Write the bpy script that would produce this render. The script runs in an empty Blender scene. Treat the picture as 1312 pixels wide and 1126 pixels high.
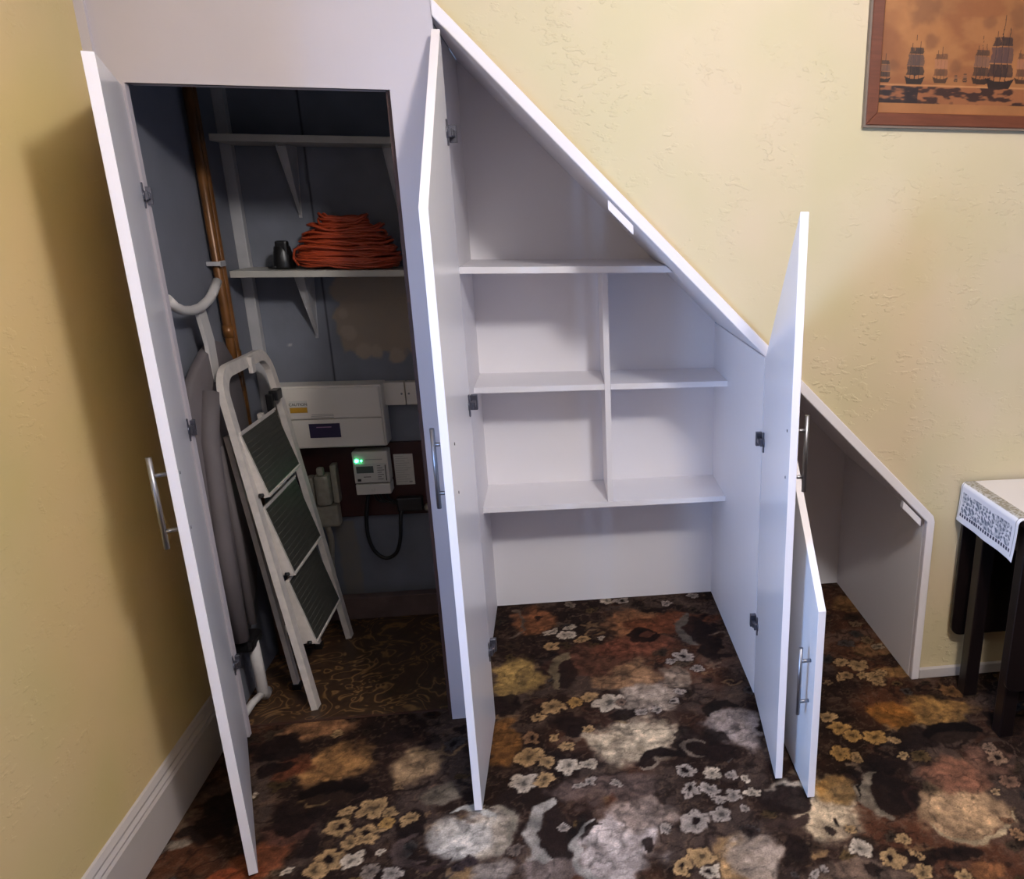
import bpy, bmesh, math, random
import numpy as np
from mathutils import Vector, Matrix
random.seed(7); RNG = np.random.default_rng(11)
S = bpy.context.scene; COL = S.collection

# ------------------------------------------------------------------ camera
CP = np.array([1.1054, -2.419, 1.6103]); yaw, pitch, roll = 0.1637, 0.3153, 0.0057
FPX, PPX, PPY = 1043.2318, 886.2222, 610.2592
cF = np.array([math.sin(yaw)*math.cos(pitch), math.cos(yaw)*math.cos(pitch), -math.sin(pitch)])
cR = np.array([math.cos(yaw), -math.sin(yaw), 0.]); cU = np.cross(cR, cF)
_c, _s = math.cos(roll), math.sin(roll); cR, cU = _c*cR+_s*cU, -_s*cR+_c*cU
def at(x, y, ax, v):
    """point where the sight line of photo pixel (x, y) meets the plane ax = v (used to survey real planes)"""
    d = cF + cR*(x-PPX)/FPX - cU*(y-PPY)/FPX; i = 'xyz'.index(ax)
    return CP + d*(v-CP[i])/d[i]
cam = bpy.data.cameras.new('camera'); camo = bpy.data.objects.new('camera', cam); COL.objects.link(camo)
cam.sensor_fit = 'HORIZONTAL'; cam.sensor_width = 36; cam.lens = FPX/1312*36
cam.shift_x = -(PPX-656)/1312; cam.shift_y = (PPY-563)/1312; cam.clip_start = .02
camo.matrix_world = Matrix(((cR[0], cU[0], -cF[0], CP[0]), (cR[1], cU[1], -cF[1], CP[1]), (cR[2], cU[2], -cF[2], CP[2]), (0, 0, 0, 1)))
S.camera = camo

# ------------------------------------------------------------------ colour and materials
def lin(c):
    c = np.array(c, float)/255.
    return np.where(c <= .04045, c/12.92, ((c+.055)/1.055)**2.4)
def L4(c): return tuple(float(v) for v in lin(c)) + (1.,)
def mat(name, rgb, rough=.5, metal=0., spec=.5, noise=0., nscale=30., bump=0., bscale=200., bdet=3., stretch=None, emit=None, estr=0., attr=None, coat=0., dark=None):
    m = bpy.data.materials.new(name); m.use_nodes = True; nt = m.node_tree; N = nt.nodes; K = nt.links
    b = N['Principled BSDF']; b.inputs['Base Color'].default_value = L4(rgb); b.inputs['Roughness'].default_value = rough
    b.inputs['Metallic'].default_value = metal; b.inputs['Specular IOR Level'].default_value = spec
    if coat: b.inputs['Coat Weight'].default_value = coat; b.inputs['Coat Roughness'].default_value = .03
    tc = N.new('ShaderNodeTexCoord'); vec = tc.outputs['Object']
    if stretch:
        mp = N.new('ShaderNodeMapping'); mp.inputs['Scale'].default_value = stretch; K.new(vec, mp.inputs['Vector']); vec = mp.outputs['Vector']
    if attr:
        a = N.new('ShaderNodeAttribute'); a.attribute_name = attr; K.new(a.outputs['Color'], b.inputs['Base Color']); src = a.outputs['Color']
    else: src = None
    if noise:
        n = N.new('ShaderNodeTexNoise'); n.inputs['Scale'].default_value = nscale; n.inputs['Detail'].default_value = 5; K.new(vec, n.inputs['Vector'])
        mr = N.new('ShaderNodeMapRange'); mr.inputs['From Min'].default_value = .25; mr.inputs['From Max'].default_value = .75
        mr.inputs['To Min'].default_value = 1-noise; mr.inputs['To Max'].default_value = 1+noise*.6; K.new(n.outputs['Fac'], mr.inputs['Value'])
        mx = N.new('ShaderNodeVectorMath'); mx.operation = 'SCALE'
        if src: K.new(src, mx.inputs[0])
        else: mx.inputs[0].default_value = L4(rgb)[:3]
        K.new(mr.outputs['Result'], mx.inputs['Scale']); K.new(mx.outputs['Vector'], b.inputs['Base Color'])
    if bump:
        n2 = N.new('ShaderNodeTexNoise'); n2.inputs['Scale'].default_value = bscale; n2.inputs['Detail'].default_value = bdet; K.new(vec, n2.inputs['Vector'])
        bp = N.new('ShaderNodeBump'); bp.inputs['Strength'].default_value = bump; bp.inputs['Distance'].default_value = .004
        K.new(n2.outputs['Fac'], bp.inputs['Height']); K.new(bp.outputs['Normal'], b.inputs['Normal'])
    if emit: b.inputs['Emission Color'].default_value = L4(emit); b.inputs['Emission Strength'].default_value = estr
    return m
def wallpaper(name, rgb, amt=.5):
    """embossed vinyl paper: faint blotches, scattered raised dashes"""
    m = mat(name, rgb, rough=.55, spec=.35); nt = m.node_tree; N = nt.nodes; K = nt.links; b = N['Principled BSDF']
    tc = N.new('ShaderNodeTexCoord')
    n = N.new('ShaderNodeTexNoise'); n.inputs['Scale'].default_value = 3.2; n.inputs['Detail'].default_value = 2; K.new(tc.outputs['Object'], n.inputs['Vector'])
    cr = N.new('ShaderNodeValToRGB'); c = lin(rgb)
    cr.color_ramp.elements[0].position = .35; cr.color_ramp.elements[0].color = tuple(c*np.array([.95, .97, .93]))+(1,)
    cr.color_ramp.elements[1].position = .65; cr.color_ramp.elements[1].color = tuple(np.minimum(c*np.array([1.03, 1.0, 1.05]), 1))+(1,)
    K.new(n.outputs['Fac'], cr.inputs['Fac']); K.new(cr.outputs['Color'], b.inputs['Base Color'])
    mp = N.new('ShaderNodeMapping'); mp.inputs['Scale'].default_value = (38, 38, 75); K.new(tc.outputs['Object'], mp.inputs['Vector'])
    n1 = N.new('ShaderNodeTexNoise'); n1.inputs['Scale'].default_value = 1; n1.inputs['Detail'].default_value = 2; K.new(mp.outputs['Vector'], n1.inputs['Vector'])
    n2 = N.new('ShaderNodeTexNoise'); n2.inputs['Scale'].default_value = 9; n2.inputs['Detail'].default_value = 1; K.new(tc.outputs['Object'], n2.inputs['Vector'])
    r1 = N.new('ShaderNodeMapRange'); r1.interpolation_type = 'SMOOTHSTEP'; r1.inputs['From Min'].default_value = .54; r1.inputs['From Max'].default_value = .64; K.new(n1.outputs['Fac'], r1.inputs['Value'])
    r2 = N.new('ShaderNodeMapRange'); r2.interpolation_type = 'SMOOTHSTEP'; r2.inputs['From Min'].default_value = .45; r2.inputs['From Max'].default_value = .65; K.new(n2.outputs['Fac'], r2.inputs['Value'])
    mm = N.new('ShaderNodeMath'); mm.operation = 'MULTIPLY'; K.new(r1.outputs['Result'], mm.inputs[0]); K.new(r2.outputs['Result'], mm.inputs[1])
    bp = N.new('ShaderNodeBump'); bp.inputs['Strength'].default_value = amt; bp.inputs['Distance'].default_value = .002
    K.new(mm.outputs['Value'], bp.inputs['Height']); K.new(bp.outputs['Normal'], b.inputs['Normal'])
    return m
M = dict(
    wall=wallpaper('embossed_cream_paper', (210, 193, 157), .65),
    wall_l=wallpaper('painted_yellow_paper', (214, 192, 140), .35),
    white=mat('white_melamine', (240, 236, 238), .42, spec=.4, noise=.015, nscale=4),
    satin=mat('white_satin_paint', (196, 188, 193), .38, noise=.03, nscale=6),
    skirt=mat('skirting_gloss_paint', (196, 188, 186), .3, noise=.04, nscale=9),
    doorin=mat('door_inner_white', (240, 238, 242), .22, spec=.5),
    gloss=mat('door_gloss_white', (240, 238, 240), .04, spec=.5, coat=.3),
    edge=mat('door_edge_white', (238, 230, 232), .35),
    roomw=mat('rear_room_paint', (96, 84, 72), .8),
    ceil=mat('ceiling_paint', (226, 220, 210), .8),
    steel=mat('brushed_steel', (150, 149, 154), .42, metal=1., noise=.08, nscale=300, stretch=(1, 1, .05)),
    hinge=mat('nickel_hinge', (112, 112, 122), .35, metal=.9),
    screw=mat('screw_head', (120, 118, 122), .4, metal=.8),
    closetp=mat('blue_grey_closet_paint', (116, 118, 127), .6, noise=.12, nscale=5, bump=.15, bscale=60),
    closetattr=mat('blue_grey_plaster', (104, 110, 124), .65, attr='paint', bump=.2, bscale=40),
    batten=mat('old_white_gloss', (178, 176, 176), .4, noise=.15, nscale=12),
    oldwhite=mat('aged_white_shelf', (176, 172, 162), .4, noise=.12, nscale=14),
    skirtold=mat('dusty_old_skirting', (104, 84, 78), .7, noise=.3, nscale=15),
    brown=mat('brown_stained_timber', (70, 42, 32), .6, noise=.3, nscale=20, stretch=(8, 8, 1)),
    pipe=mat('aged_copper', (122, 78, 36), .35, metal=.2, noise=.75, nscale=14, stretch=(1, 1, .5)),
    plastic=mat('cream_plastic', (214, 206, 194), .35),
    plastic2=mat('grey_cream_plastic', (150, 142, 126), .5, noise=.25, nscale=40),
    board=mat('dark_red_meter_board', (58, 22, 18), .5, noise=.3, nscale=18, stretch=(1, 6, 1)),
    paper=mat('label_paper', (202, 198, 188), .7, noise=.06, nscale=120),
    black=mat('black_rubber', (14, 14, 15), .45),
    blackp=mat('black_plastic', (20, 19, 20), .35),
    purple=mat('purple_sticker', (44, 34, 66), .4),
    pinkink=mat('pink_ink', (170, 130, 160), .5),
    yellow=mat('warning_yellow', (186, 138, 34), .5),
    ink=mat('dark_ink', (34, 30, 26), .6),
    greyink=mat('grey_ink', (150, 146, 138), .6),
    lcd=mat('lcd_glass', (74, 84, 76), .2),
    led=mat('green_led', (40, 255, 150), .3, emit=(60, 255, 160), estr=22),
    orange=mat('orange_cable_sheath', (170, 66, 34), .42, noise=.1, nscale=50),
    ladder=mat('cream_enamel_steel', (212, 202, 192), .38, noise=.16, nscale=35),
    tread=mat('ribbed_tread_rubber', (56, 54, 46), .6, noise=.25, nscale=20),
    cover=mat('grey_ironing_cover', (102, 94, 94), .75, noise=.12, nscale=10, bump=.25, bscale=16),
    tube=mat('white_tube', (206, 200, 194), .3, noise=.06, nscale=20),
    wood=mat('reddish_frame_wood', (110, 60, 40), .4, noise=.22, nscale=16, stretch=(1, 9, 9)),
    woodside=mat('greyed_frame_side', (120, 104, 90), .5),
    dwood=mat('dark_mahogany', (20, 11, 10), .4, noise=.3, nscale=12, stretch=(3, 3, .6)),
    engr=mat('copper_engraving', (165, 105, 60), .42, metal=.0, attr='paint', noise=.05, nscale=60),
    cloth=mat('printed_cotton', (230, 228, 230), .85, attr='paint', bump=.1, bscale=500),
    carpet=mat('floral_carpet', (60, 40, 35), .95, spec=.1, attr='paint', noise=.34, nscale=190, bump=.6, bscale=420),
)
# linoleum: brown with meandering golden outlines
def lino():
    m = mat('brown_lino', (70, 48, 32), .38); nt = m.node_tree; N = nt.nodes; K = nt.links; b = N['Principled BSDF']
    tc = N.new('ShaderNodeTexCoord'); n = N.new('ShaderNodeTexNoise'); n.inputs['Scale'].default_value = 8; n.inputs['Detail'].default_value = 2; n.inputs['Distortion'].default_value = 1.2
    K.new(tc.outputs['Object'], n.inputs['Vector'])
    mu = N.new('ShaderNodeMath'); mu.operation = 'MULTIPLY'; mu.inputs[1].default_value = 6; K.new(n.outputs['Fac'], mu.inputs[0])
    fr = N.new('ShaderNodeMath'); fr.operation = 'PINGPONG'; fr.inputs[1].default_value = .5; K.new(mu.outputs[0], fr.inputs[0])
    cr = N.new('ShaderNodeValToRGB'); e = cr.color_ramp.elements; e[0].position = 0; e[0].color = L4((132, 98, 60)); e[1].position = .14; e[1].color = L4((72, 50, 33))
    x = e.new(.05); x.color = L4((120, 88, 54)); y = e.new(.45); y.color = L4((58, 40, 28))
    K.new(fr.outputs[0], cr.inputs['Fac']); K.new(cr.outputs['Color'], b.inputs['Base Color']); return m
M['lino'] = lino()

# ------------------------------------------------------------------ mesh helpers
class MB:
    def __init__(s): s.bm = bmesh.new(); s.mi = 0
    def _tag(s, faces):
        for f in faces: f.material_index = s.mi
    def box(s, x0, x1, y0, y1, z0, z1, bev=0.):
        t = bmesh.new(); bmesh.ops.create_cube(t, size=1)
        for v in t.verts: v.co = Vector(((x0+x1)/2+v.co.x*(x1-x0), (y0+y1)/2+v.co.y*(y1-y0), (z0+z1)/2+v.co.z*(z1-z0)))
        if bev: bmesh.ops.bevel(t, geom=t.edges[:], offset=bev, segments=2, affect='EDGES', profile=.6)
        s.merge(t); return s
    def merge(s, t):
        vm = {v: s.bm.verts.new(v.co) for v in t.verts}
        for f in t.faces:
            try: g = s.bm.faces.new([vm[v] for v in f.verts]); g.material_index = s.mi; g.smooth = f.smooth
            except ValueError: pass
        t.free()
    def prism(s, pts, vec, bev=0., mats=None):
        """polygon of 3D points extruded by vec; mats=(front, back, side) material indexes"""
        t = bmesh.new(); vec = Vector(vec); a = [t.verts.new(p) for p in pts]; b = [t.verts.new(Vector(p)+vec) for p in pts]
        f0 = t.faces.new(a); f1 = t.faces.new(b[::-1]); sd = []
        for i in range(len(a)): sd.append(t.faces.new([a[i-1], b[i-1], b[i], a[i]]))
        bmesh.ops.recalc_face_normals(t, faces=t.faces)
        if bev: bmesh.ops.bevel(t, geom=t.edges[:], offset=bev, segments=1, affect='EDGES')
        if mats:
            n = (Vector(pts[1])-Vector(pts[0])).cross(Vector(pts[2])-Vector(pts[0]))
            vm = {v: s.bm.verts.new(v.co) for v in t.verts}; vn = vec.normalized()
            for f in t.faces:
                g = s.bm.faces.new([vm[v] for v in f.verts]); d = f.normal.dot(vn)
                g.material_index = mats[0] if d < -.9 else mats[1] if d > .9 else mats[2]
            t.free()
        else: s.merge(t)
        return s
    def cyl(s, a, b, r, seg=16, r2=None):
        s.tube([a, b], r, seg=seg, cap=True, r_end=r2); return s
    def tube(s, path, r, seg=10, cap=True, ry=None, closed=False, r_end=None, up=(0, 0, 1), square=False):
        P = [Vector(p) for p in path]; n = len(P); ry = r if ry is None else ry; rings = []; prev = None
        for i, p in enumerate(P):
            if closed: d = (P[(i+1) % n]-P[i-1]).normalized()
            else: d = ((P[min(i+1, n-1)]-P[max(i-1, 0)])).normalized()
            if prev is None:
                u = Vector(up); u = (u-d*u.dot(d))
                if u.length < 1e-4: u = Vector((1, 0, 0)); u = u-d*u.dot(d)
            else: u = prev-d*prev.dot(d)
            u.normalize(); prev = u; w = d.cross(u)
            k = 1 if r_end is None else 1+(r_end/r-1)*i/(n-1)
            if square: off = [(-1, -1), (1, -1), (1, 1), (-1, 1)]
            else: off = [(math.cos(2*math.pi*j/seg), math.sin(2*math.pi*j/seg)) for j in range(seg)]
            rings.append([s.bm.verts.new(p+u*(o[0]*r*k)+w*(o[1]*ry*k)) for o in off])
        m = len(rings[0]); N = n if closed else n-1
        for i in range(N):
            A, B = rings[i], rings[(i+1) % n]
            for j in range(m):
                f = s.bm.faces.new([A[j], A[(j+1) % m], B[(j+1) % m], B[j]]); f.smooth = not square; f.material_index = s.mi
        if cap and not closed:
            for q in (rings[0][::-1], rings[-1]): f = s.bm.faces.new(q); f.material_index = s.mi
        return s
    def lathe(s, c, prof, axis=(0, 0, 1), seg=20):
        ax = Vector(axis).normalized(); u = ax.orthogonal().normalized(); w = ax.cross(u); c = Vector(c); rings = []
        for (r, h) in prof: rings.append([s.bm.verts.new(c+ax*h+(u*math.cos(2*math.pi*j/seg)+w*math.sin(2*math.pi*j/seg))*max(r, 1e-5)) for j in range(seg)])
        for A, B in zip(rings, rings[1:]):
            for j in range(seg): f = s.bm.faces.new([A[j], A[(j+1) % seg], B[(j+1) % seg], B[j]]); f.smooth = True; f.material_index = s.mi
        for q in (rings[0][::-1], rings[-1]): f = s.bm.faces.new(q); f.material_index = s.mi
        return s
WL = {}
def put(name, mb, mats, parent=None, label=None, base=None, **props):
    """link the builder's shape (world coordinates) as ONE mesh object, origin at the parent's base or its own base"""
    bm = mb.bm; bmesh.ops.recalc_face_normals(bm, faces=bm.faces)
    if not isinstance(mats, (list, tuple)): mats = [mats]
    vs = [v.co for v in bm.verts]
    o0 = Vector(base) if base is not None else Vector(((min(v.x for v in vs)+max(v.x for v in vs))/2, (min(v.y for v in vs)+max(v.y for v in vs))/2, min(v.z for v in vs)))
    for v in bm.verts: v.co -= o0
    me = bpy.data.meshes.new(name); bm.to_mesh(me); bm.free()
    for m in mats: me.materials.append(m)
    o = bpy.data.objects.new(name, me); COL.objects.link(o); link(o, o0, parent)
    if label: o['label'] = label
    for k, v in props.items(): o[k] = v
    return o
def link(o, world, parent):
    WL[o.name] = Vector(world)
    if parent is not None: o.parent = parent; o.location = Vector(world)-WL[parent.name]
    else: o.location = world
def thing(name, loc, label, category, group=None):
    e = bpy.data.objects.new(name, None); COL.objects.link(e); e.empty_display_size = .05; link(e, loc, None)
    e['label'] = label; e['category'] = category
    if group: e['group'] = group
    return e
def struct(name, mb, m, **k): return put(name, mb, m, kind='structure', **k)

# ------------------------------------------------------------------ painted pattern helpers (numpy)
def vnoise(X, Y, sc, oct=3, seed=0):
    rg = np.random.default_rng(seed); out = np.zeros_like(X); amp = 1.; tot = 0
    for o in range(oct):
        T = rg.random((64, 64)); x = X*sc*2**o+17.3*o; y = Y*sc*2**o+5.1*o
        xi = np.floor(x).astype(int); yi = np.floor(y).astype(int); fx = x-xi; fy = y-yi; fx = fx*fx*(3-2*fx); fy = fy*fy*(3-2*fy)
        g = lambda a, b: T[a % 64, b % 64]
        out += amp*((g(xi, yi)*(1-fx)+g(xi+1, yi)*fx)*(1-fy)+(g(xi, yi+1)*(1-fx)+g(xi+1, yi+1)*fx)*fy); tot += amp; amp *= .5
    return out/tot
def sm(a, b, v): t = np.clip((v-a)/(b-a), 0, 1); return t*t*(3-2*t)
def grid(name, us, vs, fn, paint, m, base=(0, 0, 0), **props):
    """grid mesh with a printed / woven pattern stored per vertex; fn(U, V) -> X, Y, Z"""
    U, V = np.meshgrid(us, vs, indexing='ij'); X, Y, Z = fn(U, V); nu, nv = U.shape
    co = np.stack([X-base[0], Y-base[1], Z-base[2]], -1).reshape(-1, 3).astype(np.float32)
    i = np.arange(nu*nv).reshape(nu, nv); f = np.stack([i[:-1, :-1], i[1:, :-1], i[1:, 1:], i[:-1, 1:]], -1).reshape(-1, 4).astype(np.int32)
    me = bpy.data.meshes.new(name); me.vertices.add(len(co)); me.vertices.foreach_set('co', co.ravel())
    me.loops.add(f.size); me.loops.foreach_set('vertex_index', f.ravel()); me.polygons.add(len(f))
    me.polygons.foreach_set('loop_start', np.arange(0, f.size, 4, dtype=np.int32)); me.polygons.foreach_set('loop_total', np.full(len(f), 4, dtype=np.int32))
    me.update(calc_edges=True); me.polygons.foreach_set('use_smooth', np.ones(len(f), bool))
    C = np.ones((nu*nv, 4), np.float32); C[:, :3] = lin(np.clip(paint(U, V), 0, 255).reshape(-1, 3))
    a = me.color_attributes.new('paint', 'FLOAT_COLOR', 'POINT'); a.data.foreach_set('color', C.ravel())
    me.materials.append(m); o = bpy.data.objects.new(name, me); COL.objects.link(o)
    for k, v in props.items(): o[k] = v
    return o

# ------------------------------------------------------------------ setting
H = 2.9                                  # ceiling
XS, XE = .825, 2.314                     # where the slope starts, end panel inner face
def zi(x): return .61+.987*(XE-x)        # underside line of the sloping fascia
# carpet -----------------------------------------------------------
def carpet_paint(X, Y):
    n1 = vnoise(X, Y, 9, 4, 1); n2 = vnoise(X, Y, 26, 3, 2); n3 = vnoise(X, Y, 70, 2, 3); nx = (vnoise(X, Y, 14, 3, 4)-.5); ny = (vnoise(X, Y, 14, 3, 5)-.5)
    X0, Y0 = X, Y; X = X0+(vnoise(X0, Y0, 24, 3, 51)-.5)*.035+(vnoise(X0, Y0, 75, 2, 52)-.5)*.010; Y = Y0+(vnoise(X0, Y0, 24, 3, 53)-.5)*.035+(vnoise(X0, Y0, 75, 2, 54)-.5)*.010
    rid = 1-np.abs(2*vnoise(X0, Y0, 16, 3, 55)-1); rid2 = 1-np.abs(2*vnoise(X0+5, Y0, 30, 3, 56)-1)
    base = np.array([36, 24, 19])[None, None]*np.ones(X.shape+(3,)); im = base*(0.72+.75*n1)[..., None]
    warm = sm(.5, .72, vnoise(X, Y, 3.2, 3, 6))[..., None]
    im = im*(1-.8*warm)+warm*.8*np.array([92, 54, 35])
    grey = sm(.52, .66, vnoise(X+3, Y, 6, 4, 8))[..., None]; im = im*(1-.5*grey)+grey*.5*np.array([98, 82, 72])
    def mix(msk, c):
        nonlocal im; msk = np.clip(msk, 0, 1)[..., None]; im = im*(1-msk)+msk*np.asarray(c, float)
    mix(sm(.90, .975, rid2)*.45, (104, 82, 64)); mix(sm(.55, .75, n2)*sm(.45, .6, n1)*.45, (96, 74, 58)); mix(sm(.93, .985, rid)*.5, (22, 14, 12))
    def fl(px, py): p = at(px, py, 'z', 0); return p[0], p[1]
    def ext(px, py, w, h):
        cx, cy = fl(px, py); rx = abs(fl(px+w, py)[0]-cx); ry = abs(fl(px, py+h)[1]-fl(px, py-h)[1])/2; return cx, cy, rx, ry
    def blob(px, py, w, h, c, a=.95, rag=.9, soft=.25):
        cx, cy, rx, ry = ext(px, py, w, h); u = (X-cx)/rx+nx*rag; v = (Y-cy)/ry+ny*rag; d = np.sqrt(u*u+v*v)
        k = np.clip((1-sm(1-soft*.8, 1+soft*.8, d+.5*(n2-.5)))*a*(.75+.45*n2), 0, 1); cc = np.asarray(c, float)[None, None]*(.66+.62*n2+.16*n3)[..., None]
        cc = cc*(1-.22*sm(.90, .975, rid)-.16*sm(.93, .985, rid2))[..., None]*(.78+.42*n1)[..., None]; mix(k, cc)
    def flower(cx, cy, r, c, dark=False, pet=5, ph=None):
        ph = random.random()*6 if ph is None else ph
        sl = (np.abs(X-cx) < r*1.4) & (np.abs(Y-cy) < r*1.4)
        if not sl.any(): return
        ix = np.where(sl.any(1))[0]; iy = np.where(sl.any(0))[0]; s0 = slice(ix[0], ix[-1]+1); s1 = slice(iy[0], iy[-1]+1)
        x = X[s0, s1]-cx; y = Y[s0, s1]-cy; d = np.hypot(x, y)/r; t = np.arctan2(y, x)+ph
        R = .60+.42*np.abs(np.cos(t*pet/2))**.5*(.9+.2*np.sin(t*2+ph*3)**2); k = 1-sm(R-.10, R+.05, d)
        halo = (1-sm(.85, 1.25, d))*.6; sub = im[s0, s1]; sub = sub*(1-halo[..., None])+halo[..., None]*np.array([26, 17, 14])
        sh = .62+.45*np.clip(d/R, 0, 1)-.42*(1-sm(0, .14, np.abs(np.sin(t*pet/2+math.pi/2-math.pi/2))))*sm(.2, .5, d)
        cc = np.asarray(c, float)[None, None]*(sh*(.85+.3*n2[s0, s1]))[..., None]
        sub = sub*(1-k[..., None])+k[..., None]*cc
        ctr = (1-sm(.16 if not dark else .26, .24 if not dark else .38, d))[..., None]; sub = sub*(1-ctr)+ctr*(np.array([28, 18, 16]) if dark else np.asarray(c)*.45)
        im[s0, s1] = sub
    def fpx(px, py, r, c, dark=False, pet=5):
        cx, cy = fl(px, py); flower(cx, cy, abs(fl(px+r, py)[0]-cx), c, dark, pet)
    def cres(px, py, w, h, a0, a1, c, th=.32, a=.95, inner=None):
        cx, cy, rx, ry = ext(px, py, w, h); u = (X-cx)/rx+nx*.35; v = (Y-cy)/ry+ny*.35; d = np.hypot(u, v); t = np.degrees(np.arctan2(v, u)) % 360
        tt = ((t-a0) % 360)/((a1-a0) % 360 or 360); inn = (tt <= 1); wdt = th*np.sin(np.clip(tt, 0, 1)*math.pi)**.6
        if inner is not None: mix((1-sm(.78, .95, d))*.85, inner)
        k = (1-sm(wdt*.7, wdt*1.1+.02, np.abs(d-1+wdt*.4)))*inn*a; mix(k, np.asarray(c, float)[None, None]*(.45+.7*n2)[..., None])
    def leaf(px, py, w, h, c=(30, 20, 17), a=.9): blob(px, py, w, h, c, a, 1.5, .12)
    A = lambda x, y: (600+x/3.078, 760+y/3.078); B = lambda x, y: (950+x/3.624, 860+y/3.624); Cc = lambda x, y: (200+x/3.124, 880+y/3.124)
    def local(cx, cy, r):
        ix = np.where(np.abs(X0[:, 0]-cx) < r)[0]; iy = np.where(np.abs(Y0[0]-cy) < r)[0]
        return (slice(ix[0], ix[-1]+1), slice(iy[0], iy[-1]+1)) if len(ix) and len(iy) else None
    rq = random.Random(9)
    for k in range(420):                       # ragged acanthus scraps and curls of the woven ground
        cx, cy = rq.uniform(0, 3.3), rq.uniform(-1.6, .82); r = rq.uniform(.015, .055); c = np.array(rq.choice([(126, 104, 84), (98, 74, 58), (72, 46, 34), (28, 18, 15), (24, 16, 14), (140, 108, 72), (30, 20, 17)]), float); q = local(cx, cy, r*2.2)
        if q is None: continue
        u = (X[q]-cx)/r; v = (Y[q]-cy)/(r*rq.uniform(.5, 1)); a = rq.uniform(0, 6.28); u, v = u*math.cos(a)+v*math.sin(a), -u*math.sin(a)+v*math.cos(a); d = np.hypot(u, v); tt = np.arctan2(v, u)
        if k % 3: lob = .72+.28*np.sin(tt*rq.randint(3, 7)+rq.uniform(0, 6)+d*2); kk = (1-sm(lob*.85, lob*1.05, d))*rq.uniform(.5, .9)
        else: kk = (1-sm(.08, .2, np.abs(d-.35-.1*((tt+a) % 6.28))))*rq.uniform(.5, .85)
        kk = (kk*(.6+.6*n2[q]))[..., None]; kk = np.clip(kk, 0, 1); im[q] = im[q]*(1-kk)+kk*c*(.75+.5*n1[q])[..., None]
    # random small background leaves, buds and curls
    rr = random.Random(5)
    for k in range(520):
        cx, cy = rr.uniform(0, 3.3), rr.uniform(-1.6, .8); r = rr.uniform(.012, .035); c = rr.choice([(112, 88, 66), (86, 62, 46), (128, 98, 60), (92, 60, 42), (104, 92, 86)])
        flower(cx, cy, r, np.array(c)*rr.uniform(.45, .8), rr.random() < .3, rr.choice([4, 5, 5, 6]))
    # big washes
    for (f, x, y, w, h, c) in [(A, 190, 335, 95, 80, (150, 120, 70)), (A, 660, 125, 130, 60, (146, 98, 64)), (A, 250, 110, 90, 45, (128, 80, 50)), (A, 600, 320, 130, 62, (142, 106, 76)),
        (A, 700, 415, 130, 65, (150, 132, 116)), (A, 660, 575, 200, 85, (176, 156, 130)), (A, 590, 1000, 185, 150, (172, 156, 148)), (A, 680, 860, 120, 80, (138, 118, 106)), (A, 1050, 520, 110, 85, (150, 134, 126)),
        (A, 1080, 1060, 120, 100, (150, 116, 78)), (A, 60, 950, 115, 100, (166, 150, 132)), (A, 140, 590, 60, 90, (118, 78, 40)), (A, 560, 760, 220, 60, (92, 74, 66)), (A, 330, 1080, 130, 60, (110, 94, 86)), (A, 820, 330, 60, 50, (126, 108, 92)),
        (A, 470, 260, 140, 60, (88, 56, 42)), (A, 100, 1090, 80, 40, (128, 114, 104)), (A, 640, 210, 160, 40, (96, 56, 40)),
        (B, 880, 185, 230, 62, (150, 110, 62)), (B, 700, 200, 90, 60, (150, 96, 44)), (B, 1040, 650, 210, 140, (176, 140, 104)), (B, 1000, 480, 150, 90, (126, 84, 64)), (B, 380, 640, 150, 170, (176, 152, 122)), (B, 60, 860, 130, 110, (158, 138, 122)),
        (B, 1150, 420, 120, 70, (104, 74, 60)), (B, 430, 560, 90, 70, (150, 112, 66)), (B, 1130, 930, 110, 50, (130, 84, 52)), (B, 560, 930, 260, 60, (98, 78, 64)), (B, 230, 560, 120, 60, (160, 144, 126)),
        (Cc, 710, 310, 140, 75, (164, 118, 72)), (Cc, 650, 165, 140, 42, (140, 98, 66)), (Cc, 1040, 320, 110, 66, (140, 112, 82)), (Cc, 1230, 600, 120, 120, (168, 158, 148)), (Cc, 430, 690, 90, 90, (124, 70, 44)), (Cc, 320, 760, 120, 30, (120, 60, 36)), (Cc, 540, 320, 80, 50, (96, 52, 34)), (Cc, 530, 570, 100, 50, (78, 50, 40)), (Cc, 1150, 430, 90, 40, (104, 92, 78)), (Cc, 90, 630, 40, 20, (120, 108, 96))]:
        px, py = f(x, y); k = {A: 3.078, B: 3.624, Cc: 3.124}[f]; blob(px, py, w/k, h/k, c)
    for (x, y, w, h, c) in [(1090, 775, 22, 12, (120, 84, 50)), (1125, 830, 36, 10, (112, 80, 52)), (1150, 860, 26, 8, (142, 104, 62)), (860, 800, 60, 14, (110, 62, 40))]: blob(x, y, w, h, c)
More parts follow.
